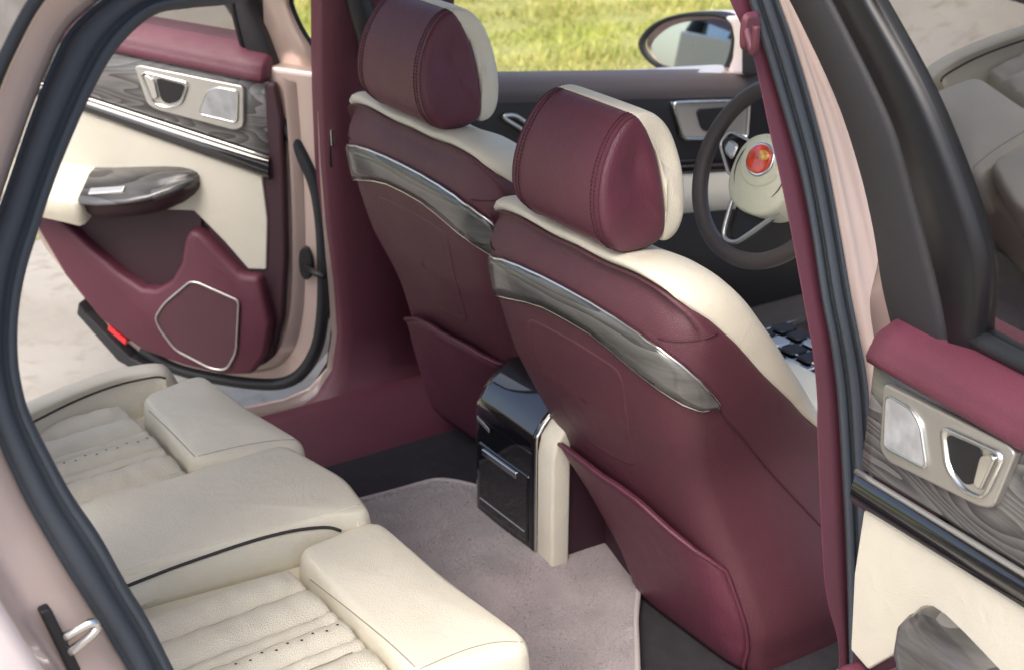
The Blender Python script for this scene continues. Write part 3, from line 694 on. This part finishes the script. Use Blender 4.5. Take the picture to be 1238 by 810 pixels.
# steering wheel: local frame u (car left), v (up the wheel), n (towards the driver)
WC = V((.385, -.323, .985)); tl = R(24)
wu = V((0, 1, 0)); wv = V((sin(tl), 0, cos(tl))); wn = V((-cos(tl), 0, sin(tl)))
def W(a, b, c=0): return WC+wu*a+wv*b+wn*c
def rim_pts(n=72): return [W(.178*cos(2*pi*i/n), .176*sin(2*pi*i/n)*(1 if sin(2*pi*i/n) > -.8 else 1), .012) for i in range(n)]
wheel = P(tube('steering_wheel', rim_pts(), .0165, 'wheel', None, closed=True, ns=14))
def disc(name, cx, cy, rx, ry, z0, z1, m, parent, dome=.0, n=48, pw=2.0):
    O = []
    for i in range(n):
        a = 2*pi*i/n; O.append((cx+rx*abs(cos(a))**(2/pw)*(1 if cos(a) > 0 else -1), cy+ry*abs(sin(a))**(2/pw)*(1 if sin(a) > 0 else -1)))
    rows = [[W(x, y, z0) for x, y in O], [W(x, y, z1-.006) for x, y in O]]
    for s in (.97, .9, .75, .5, .25, .04): rows.append([W(cx+(x-cx)*s, cy+(y-cy)*s, z1+dome*(1-s*s)) for x, y in O])
    return grid(name, rows, m, parent, wrap=True)
disc('wheel_hub', 0, -.008, .083, .080, -.035, .026, 'hub', wheel, .016, pw=2.4)
tube('hub_seam', [W(.066*cos(a), -.004+.062*sin(a), .0335+.002*sin(a)) for a in [2*pi*i/40 for i in range(40)]], .0014, 'wheel', wheel, closed=True)
disc('hub_plate', 0, .014, .056, .05, .02, .040, 'hub', wheel, .004)
disc('badge_rim', 0, .018, .036, .034, .036, .046, 'chrome', wheel, .002)
disc('badge', 0, .018, .031, .029, .040, .050, 'red', wheel, .003)
disc('badge_emblem', -.012, .027, .014, .010, .046, .0545, 'gold', wheel, .002)
for sg in (-1, 1):
    pod = [(.07, .045), (.135, .05), (.150, .02), (.095, -.03), (.07, -.03)]
    o_ = prism('switch_pod', [W(sg*a, b, .012) for a, b in pod], [W(sg*a, b, -.012) for a, b in pod], 'piano', wheel, .004)
    tube('pod_edge', [W(sg*a, b, .016) for a, b in roundpoly([V((a, b, 0)) for a, b in pod], .014, 4) for a, b in [(a, b)]] if 0 else [W(sg*p.x, p.y, .015) for p in roundpoly([V((a, b, 0)) for a, b in pod], .014, 4)], .0035, 'silver', wheel, closed=True)
    pillow('wheel_button', [W(sg*a, b, .014) for a, b in ((.10, .0), (.128, .012), (.125, .032), (.098, .028))], .006, .002, 'silver', wheel, upv=wn, corner=.008, n=24)
sp_ = [(-.05, -.06), (-.066, -.150), (-.03, -.158), (.03, -.158), (.066, -.150), (.05, -.06)]
lsp = [(.062, -.05), (.098, -.138), (.070, -.150), (.012, -.072)]
tube('wheel_spoke', [W(p.x, p.y, .008) for p in spline([V((.070, -.030, 0)), V((.066, -.075, 0)), V((.060, -.125, 0)), V((.052, -.147, 0)), V((.036, -.153, 0)), V((.016, -.148, 0)), V((-.002, -.132, 0)), V((-.035, -.095, 0)), V((-.065, -.060, 0))], 5)], .0048, 'silver', wheel)
lsp = [(.064, -.045), (.058, -.125), (.045, -.146), (.020, -.146), (-.002, -.128), (-.055, -.065)]
prism('spoke_panel', [W(a, b, -.002) for a, b in lsp], [W(a, b, -.014) for a, b in lsp], 'black', wheel, .003)
P(tube('steering_column', [W(0, 0, -.02), W(0, -.02, -.16), W(0, -.03, -.5)], .05, 'black', None, ns=16))
P(tube('control_stalk', [W(.03, .02, -.06), W(.12, .035, -.055), W(.155, .04, -.05)], .008, 'piano', None))
disc_p = pillow('instrument_panel', [V((.96, -.52, .76)), V((.96, -.14, .76)), V((1.03, -.14, .93)), V((1.03, -.52, .93))], .03, .008, 'piano', None, upv=V((-.92, 0, .38)), corner=.03); P(disc_p)

# far front door
fd_y = .80
fdo = [V((.27, fd_y, .14)), V((1.45, fd_y, .14)), V((1.62, fd_y, .45)), V((1.60, fd_y, .80)), V((.27, fd_y, .925))]
fdoor = P(prism('front_door', fdo, off(fdo, (0, .12, 0)), 'champagne', None, .02))
def fd(l, y): return [at(a, b, 'y', y) for a, b in l]
def rowx(y, z, a=.25, b=1.62, s=-.125): return [V((a+(b-a)*i/6, y, z+s*((b-a)*i/6+a-.48))) for i in range(7)]
grid('belt_pad', [rowx(.915, .915), rowx(.86, .928), rowx(.80, .926), rowx(.775, .915), rowx(.765, .885), rowx(.77, .865)], 'dash', fdoor)
grid('door_panel', [rowx(.772, .868), rowx(.768, .84), rowx(.77, .70), rowx(.775, .66)], 'black', fdoor)
grid('door_trim_band', [rowx(.768, .688), rowx(.764, .68), rowx(.764, .655), rowx(.77, .65)], 'piano', fdoor)
grid('door_card', [rowx(.772, .645), rowx(.755, .60), rowx(.755, .55), rowx(.765, .53)], 'cream_panel', fdoor)
grid('lower_panel', [rowx(.77, .54), rowx(.745, .50), rowx(.745, .30), rowx(.77, .12)], 'black', fdoor)
def ringpts(l, y, r=.02): return roundpoly(fd(l, y), r, 5)
bz = fd([(812, 124), (905, 121), (902, 168), (824, 168)], .762)
prism('door_handle', bz, off(bz, (0, .012, 0)), 'silver', fdoor, .006)
tube('handle_edge', roundpoly([p+V((0, -.004, 0)) for p in bz], .02, 5), .005, 'chrome', fdoor, closed=True)
ho = fd([(842, 133), (884, 130), (880, 158), (850, 160)], .756)
prism('handle_recess', roundpoly(ho, .02), roundpoly(off(ho, (0, .008, 0)), .02), 'black', fdoor, .002)
gb = fd([(606, 141), (622, 139), (652, 160), (650, 172), (635, 160)], .76)
tube('speaker_trim', roundpoly(gb, .03), .006, 'silver', fdoor, closed=True)
# wing mirror
mx_ = [at(a, b, 'x', 1.30) for a, b in ((779, 52), (786, 36), (800, 24), (822, 17), (850, 16), (868, 19), (878, 28), (882, 50), (879, 74), (872, 91), (852, 93), (830, 92), (806, 85), (788, 71))]
mo = resample(spline(mx_, 4, True), 60); mcn = sum(mo, V((0, 0, 0)))/60
def sc_(s, dx, dy=0., dz=0.): return [mcn+(p-mcn)*s+V((dx-.12*(p.y-mcn.y)*s+.10*(p.z-mcn.z)*s, dy, dz)) for p in mo]
mirror = P(grid('wing_mirror', [sc_(.86, .006), sc_(.93, -.004), sc_(.985, .0), sc_(1., .014), sc_(1.0, .03)], 'black', None, wrap=True))
grid('mirror_shell', [sc_(.97, .03), sc_(.985, .045), sc_(.99, .07), sc_(.9, .13), sc_(.6, .17), sc_(.1, .185)], 'white', mirror, wrap=True)
gl_ = [at(a, b, 'x', 1.298) for a, b in ((793, 52), (800, 38), (815, 26), (840, 21), (862, 22), (870, 32), (873, 50), (871, 72), (864, 88), (840, 88), (812, 80), (798, 68))]
gp = resample(spline(gl_, 4, True), 48); gc = sum(gp, V((0, 0, 0)))/48
tn_ = V((.0, 0, 0))
grid('mirror_glass', [[gc+(p-gc)*s*.90+V((0, -.012, 0))+V((-.22*(p.y-gc.y)*s+.16*(p.z-gc.z)*s, 0, 0)) for p in gp] for s in (1, .5, .02)], 'mirror', mirror, wrap=True)
ar = [at(a, b, 'x', 1.29) for a, b in ((873, 21), (890, 19), (912, 21), (912, 92), (876, 92), (884, 70), (886, 48), (883, 32))]
prism('mirror_foot', ar, off(ar, (.10, 0, 0)), 'white', mirror, .012)
sl2 = [at(a, b, 'x', 1.27) for a, b in ((896, 52), (915, 40), (915, 92), (896, 91))]
prism('sail_panel', sl2, off(sl2, (.03, 0, 0)), 'black', mirror, .006)

# ------------------------------------------------------------------ rear doors (one builder, mirrored by side and opening angle)
LEAN = .25
def rear_door(sg, t, label):
    h = V((.022, sg*.909, 0)); d = V((-cos(t), sg*sin(t), 0)); nn = V((-sin(t), -sg*cos(t), 0))
    def D(s, n, z): return h+d*s+nn*(n+.046)+V((0, 0, z))
    def line(pts, n): return [D(s, n, z) for s, z in pts]
    # painted inner skin
    ED = 1 if sg > 0 else 0   # the near door's hinge edge is tucked behind the pillar
    ol = [(-.015, .98), (-.02, .70), (-.015, .50), (.0, .32), (.03, .20), (.08, .135), (.16, .105), (.40, .11), (.52, .14), (.64, .235), (.72, .33), (.80, .44), (.87, .58), (.96, .68), (1.03, .80), (1.05, 1.03), (.5, 1.01)]
    if not ED: ol = [(max(s, .135), z) for s, z in ol if not (s < .06)] ; ol = [(.135, 1.0), (.135, .16)]+ol[1:]
    shell = prism('rear_door', line(ol, -.035), line(ol, -.17), 'champagne', None, .012); P(shell)
    def ch(o): return o
    # stepped jamb between skin and trim
    if ED: 
     ed = [(.055, .96), (.05, .70), (.06, .45), (.085, .29), (.13, .205), (.20, .165), (.30, .155), (.42, .165), (.52, .19), (.62, .265), (.70, .36)]
     e1 = spline(line([(s-.012, z-.008) for s, z in ed], -.034), 4); e2 = spline(line(ed, -.02), 4); e3 = spline(line([(s+.012, z+.01) for s, z in ed], -.012), 4)
     grid('door_return', [e1, e2, e3], 'champagne', shell)
    # black weather strip following the hinge edge and bottom
    sp = [(.155, .96), (.135, .92), (.105, .87), (.055, .80), (.010, .70), (-.004, .60), (-.004, .48), (.003, .36), (.022, .26), (.06, .185), (.11, .14), (.18, .122), (.30, .12), (.44, .135), (.54, .18)]
    pth = spline([D(s, (-.03 if z < .98 else -.03+LEAN*(z-.98)), z) for s, z in sp], 5); rows = []
    for k in range(9):
        a = pi*k/8; row = []
        for i, p in enumerate(pth):
            tg = (pth[min(i+1, len(pth)-1)]-pth[max(i-1, 0)]).normalized(); u = tg.cross(nn).normalized()
            row.append(p+u*(.017*cos(a))+nn*(.018*sin(a)-.006))
        rows.append(row)
    if ED: grid('door_seal', rows, 'rubber', shell)
    # dark maroon edge of the trim
    eo = [(.088, .955), (.075, .86), (.078, .70), (.085, .50), (.105, .33), (.14, .22), (.19, .178), (.30, .19), (.30, .95)]
    if not ED: eo = [(max(s, .135), z) for s, z in eo]
    prism('door_trim', line(eo, -.006), line(eo, -.034), 'maroon_dark', shell, .01)
    SLT, SLP = (.27, .13) if ED else (.14, .07)     # the veneer tapers towards the rear
    def up_(z, s): return z+(s-.16)*lerp([(.72, SLT), (.955, SLP)], z)
    ss = [.118+(1.0-.118)*i/24 for i in range(25)]
    # rolled maroon belt pad
    prof = [(-.004, .958), (.010, .962), (.013, .972), (.008, .985), (.004, .992), (.003, .997), (-.006, 1.008), (-.03, 1.022), (-.07, 1.034), (-.115, 1.036), (-.14, 1.028), (-.15, .98)]
    rows = [[D(s, n, up_(z, s)) for s in ss] for n, z in prof]
    capr = []
    for q, ds_ in ((.2, -.012), (.75, -.009), (.93, -.004)):
        capr.append([D(ss[0]+ds_, -.07+(n+.07)*q, up_(.99+(z-.99)*q, ss[0])) for n, z in prof])
    cols = capr+[[rows[i][j] for i in range(len(prof))] for j in range(25)]
    grid('belt_pad', cols, 'maroon', shell)
    # ash panel, bright line, black band
    rows = [[D(s, n, up_(z, s)) for s in ss] for n, z in ((-.012, .962), (-.004, .955), (-.002, .87), (.0, .79), (-.004, .783))]
    cap = [[D(ss[0]-.012, -.012, up_(z, ss[0])), D(ss[0]-.004, -.006, up_(z, ss[0]))] for z in (.962, .955, .87, .79, .783)]
    rows = [c_+r_ for c_, r_ in zip(cap, rows)]
    grid('wood_panel', rows, 'wood', shell)
    s2 = [.112+(1.0-.112)*i/20 for i in range(21)]
    tube('bright_line', [D(s, .004, up_(.779, s)) for s in s2], .0045, 'silver', shell)
    grid('gloss_band', [[D(s, n, up_(z, s)) for s in s2] for n, z in ((-.006, .776), (.006, .772), (.010, .752), (.012, .735), (.004, .724), (-.006, .722))], 'piano', shell)
    # cream card with its swept lower edge
    cl = [(.135, .722), (.128, .60), (.14, .466), (.19, .462), (.25, .53), (.33, .607), (.45, .60), (.70, .60), (1.0, .62), (1.0, .765)]
    cl = [(s, (up_(.722, s) if z > .71 else z)) for s, z in cl]
    prism('door_card', line(cl, .0), line(cl, -.03), 'cream_panel', shell, .004)
    # handle bezel with reading lamp and grab recess
    bz = [(.163, .945), (.171, .842), (.195, .832), (.40, .868), (.428, .88), (.455, .975), (.44, .979)]
    b0 = roundpoly([D(s, .010, z) for s, z in bz], .012); b1 = roundpoly([D(s, -.004, z) for s, z in bz], .012)
    bez = prism('handle_bezel', b0, b1, 'silver', shell, .003)
    lp = [(.178, .933), (.186, .853), (.288, .868), (.262, .925), (.235, .938)]
    prism('reading_lamp', roundpoly([D(s, .014, z) for s, z in lp], .012), roundpoly([D(s, .006, z) for s, z in lp], .012), 'lens', shell, .003)
    tube('lamp_edge', roundpoly([D(s, .012, z) for s, z in lp], .012), .0025, 'chrome', shell, closed=True)
    hp = [(.308, .945), (.330, .890), (.372, .876), (.412, .886), (.436, .957), (.425, .964)]
    ho = roundpoly([V((s, z, 0)) for s, z in hp], .016)
    def H(p, n): return D(p.x, n, p.y)
    hc = sum(ho, V((0, 0, 0)))/len(ho)
    grid('handle_cup', [[H(hc+(p-hc)*1.04, .011) for p in ho], [H(p, .017) for p in ho], [H(hc+(p-hc)*.93, .014) for p in ho], [H(hc+(p-hc)*.86, .004) for p in ho]], 'chrome', shell, wrap=True)
    hb = roundpoly([V((s, z, 0)) for s, z in ((.318, .938), (.338, .896), (.37, .886), (.388, .896), (.396, .948), (.385, .950))], .012)
    hbc = sum(hb, V((0, 0, 0)))/len(hb)
    prism('handle_recess', [H(p, .0125) for p in hb], [H(p, .006) for p in hb], 'black', shell, .001)
    hl = roundpoly([V((s, z, 0)) for s, z in ((.398, .945), (.392, .900), (.408, .896), (.428, .955), (.418, .958))], .008)
    prism('door_handle', [H(p, .018) for p in hl], [H(p, .008) for p in hl], 'chrome', shell, .003)
    # arm rest: cream pad and dark switch block
    DZ = 0. if ED else -.055
    def sec(s, w, zt, zl, low):
        pr = [(-.002, zt), (w*.35, zt+.003-(zt-zl)*.22), (w*.75, zl+(zt-zl)*.36), (w*.95, zl+.006), (w, zl-.004), (w*.97, zl-low*.5), (w*.86, zl-low)]
        return spline([D(s, n, z+DZ) for n, z in pr], 3)
    arm = [sec(1.0, .115, .71, .665, .06), sec(.85, .12, .708, .66, .06), sec(.72, .124, .704, .652, .06), sec(.64, .124, .702, .645, .062), sec(.60, .122, .70, .64, .064), sec(.588, .112, .697, .638, .058)]
    nose = [sec(.584, .10, .694, .636, .05), sec(.583, .05, .68, .64, .04), sec(.583, .004, .67, .65, .02)]
    grid('armrest', arm+nose, 'cream', shell)
    blk = [sec(.60, .112, .70, .642, .012), sec(.54, .116, .705, .645, .014), sec(.46, .110, .714, .655, .016), sec(.40, .10, .72, .668, .016), sec(.355, .082, .722, .682, .016), sec(.325, .058, .718, .692, .014), sec(.31, .03, .71, .694, .012), sec(.306, .004, .702, .696, .006)]
    grid('switch_block', blk, 'wood_dark', shell)
    e0 = [D(s, n, z+DZ) for s, n, z in ((.60, .098, .632), (.54, .102, .634), (.46, .096, .643), (.40, .087, .655), (.355, .071, .668), (.325, .05, .68), (.31, .026, .684), (.306, .003, .69))]
    e1 = [D(s, n, z+DZ) for s, n, z in ((.60, .06, .585), (.54, .06, .587), (.46, .052, .60), (.40, .044, .618), (.355, .032, .64), (.325, .02, .658), (.31, .008, .672), (.306, .0, .684))]
    e2 = [D(s, -.004, z+DZ) for s, z in ((.60, .57), (.54, .57), (.46, .585), (.40, .605), (.355, .628), (.325, .65), (.31, .668), (.306, .68))]
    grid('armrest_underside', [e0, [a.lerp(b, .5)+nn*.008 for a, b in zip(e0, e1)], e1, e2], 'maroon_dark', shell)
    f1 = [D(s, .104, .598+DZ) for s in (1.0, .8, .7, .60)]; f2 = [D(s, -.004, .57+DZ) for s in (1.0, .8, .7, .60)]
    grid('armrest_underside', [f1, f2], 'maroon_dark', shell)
    sw = [(.572, .079, .668), (.572, .094, .657), (.475, .090, .672), (.475, .077, .682)]
    prism('window_switch', [D(s, n, z+.004+DZ) for s, n, z in sw], [D(s, n, z-.008+DZ) for s, n, z in sw], 'silver', shell, .002)
    # lower panel with the bin cut into it
    lo = [(.150, .455), (.200, .452), (.27, .522), (.305, .556), (.330, .566), (.348, .54), (.365, .47), (.40, .415), (.445, .388), (.485, .386), (.55, .425), (.63, .49), (.70, .555), (.72, .60), (.80, .60), (.775, .525), (.71, .40), (.62, .285), (.50, .205), (.38, .178), (.27, .165), (.19, .175), (.145, .235), (.125, .33)]
    prism('bin_panel', line(lo, .030), line(lo, -.03), 'maroon', shell, .014, True)
    bk = [(.31, .62), (.34, .37), (.50, .33), (.75, .50), (.83, .62)]
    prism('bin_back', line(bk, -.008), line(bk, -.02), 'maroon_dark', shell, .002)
    # loudspeaker
    so_ = [(.450, .312), (.42, .355), (.34, .425), (.318, .425), (.21, .388), (.206, .378), (.224, .24), (.255, .185), (.30, .183), (.40, .225), (.44, .28)]
    s0 = roundpoly([D(s, .034, z) for s, z in so_], .02); s1 = roundpoly([D(s, .02, z) for s, z in so_], .02)
    prism('speaker_grille', s0, s1, 'speaker_mesh', shell, .003)
    tube('speaker_trim', [p+nn*.001 for p in s0], .0032, 'silver', shell, closed=True)
    # lower edge strip and reflector
    ls = [(.46, .125), (.56, .165), (.68, .28), (.70, .31), (.71, .275), (.60, .15), (.50, .105)]
    prism('lower_strip', line(ls, -.005), line(ls, -.10), 'frame', shell, .006)
    rf = [(.555, .212), (.605, .252), (.600, .268), (.55, .228)]
    prism('door_reflector', line(rf, .02), line(rf, -.03), 'reflector', shell, .003)
    # window frame leaning inwards with the flank
    def F(s, z, o): return D(s, o-.046+LEAN*(z-1.0), z)
    fa = [(.092, .985), (.075, 1.06), (.072, 1.15), (.055, 1.24), (.015, 1.335), (-.055, 1.43), (-.10, 1.48)]
    fb = [(.225, 1.0), (.226, 1.06), (.205, 1.145), (.178, 1.24), (.145, 1.335), (.055, 1.45), (.02, 1.49)]
    fc_ = [(.29, 1.0), (.285, 1.06), (.305, 1.15), (.295, 1.215), (.245, 1.32), (.19, 1.40), (.095, 1.50)]
    if ED: fc_ = [(a+(.03 if z < 1.2 else 0), z) for (a, z) in fb]
    if ED:
        fa = [(.10, .97), (.118, 1.06), (.142, 1.15), (.12, 1.24), (.08, 1.335), (.01, 1.43), (-.04, 1.48)]; fb = [(a+w_, z) for (a, z), w_ in zip(fa, (.07, .062, .04, .04, .04, .04, .04))]; fc_ = [(a+.02, z) for a, z in fb]
    def FL(l, o): return spline([F(s, z, o) for s, z in l], 4)
    fr = grid('window_frame', [FL(fa, -.06), FL(fa, -.004), [a.lerp(b, .08)+nn*.006 for a, b in zip(FL(fa, 0), FL(fb, 0))], [a.lerp(b, .9)+nn*.004 for a, b in zip(FL(fa, 0), FL(fb, 0))], FL(fb, -.004), FL(fb, -.02)], 'frame', shell)
    grid('glass_channel', [FL(fb, -.012), [a.lerp(b, .12) for a, b in zip(FL(fb, .0), FL(fc_, -.004))], [a.lerp(b, .85) for a, b in zip(FL(fb, -.004), FL(fc_, -.012))], FL(fc_, -.016), FL(fc_, -.04)], 'channel', shell)
    tube('window_frame_rail', spline([F(-.12, 1.52, -.03), F(.10, 1.565, -.03), F(.5, 1.57, -.03), F(.8, 1.52, -.03), F(1.0, 1.38, -.03), F(1.10, 1.15, -.03), F(1.1, 1.03, -.05)], 5), .03, 'frame', shell)
    grid('window_glass', [[F(s, z, -.03) for s in (a-.10*ED, a+(b-a)*.33, a+(b-a)*.66, b)] for z, a, b in ((1.0, .24, 1.1), (1.15, .22, 1.09), (1.3, .16, 1.03), (1.42, .1, .95), (1.55, -.02, .7))], M['tint'], shell)
    tube('belt_strip', [D(s, -.058-.05*ED, up_(1.040-.02*ED, s)) for s in ss[4:]], .015, 'rubber', shell)
    # painted outside of the frame
    fo = [(.0, .93), (.002, 1.0), (.04, 1.08), (.055, 1.16), (.02, 1.26), (-.06, 1.38), (-.14, 1.48)]
    grid('frame_skin', [FL(fo, -.06), FL(fo, -.02), [a.lerp(b, .6)-nn*.012 for a, b in zip(FL(fo, -.02), FL(fa, -.02))], FL(fa, -.03)], 'champagne', shell)
    tube('frame_strip', FL(fo, -.045), .008, 'rubber', shell)
    # check strap
    ck = [(.018, .50), (.06, .50), (.06, .43), (.018, .43)]
    if not ED: return shell
    c0 = resample(spline([D(.040+.019*cos(a), -.02, .485+.045*sin(a)) for a in [2*pi*i/12 for i in range(12)]], 3, True), 30)
    prism('check_plate', c0, off(c0, -nn*.02), 'black', shell, .004)
    tube('check_strap', [D(.036, -.01, .482), D(.0, .012, .476), D(-.03, .024, .474)], .008, 'black', shell)
    return shell
rear_door(1, .858, '')
rear_door(-1, 1.347, '')
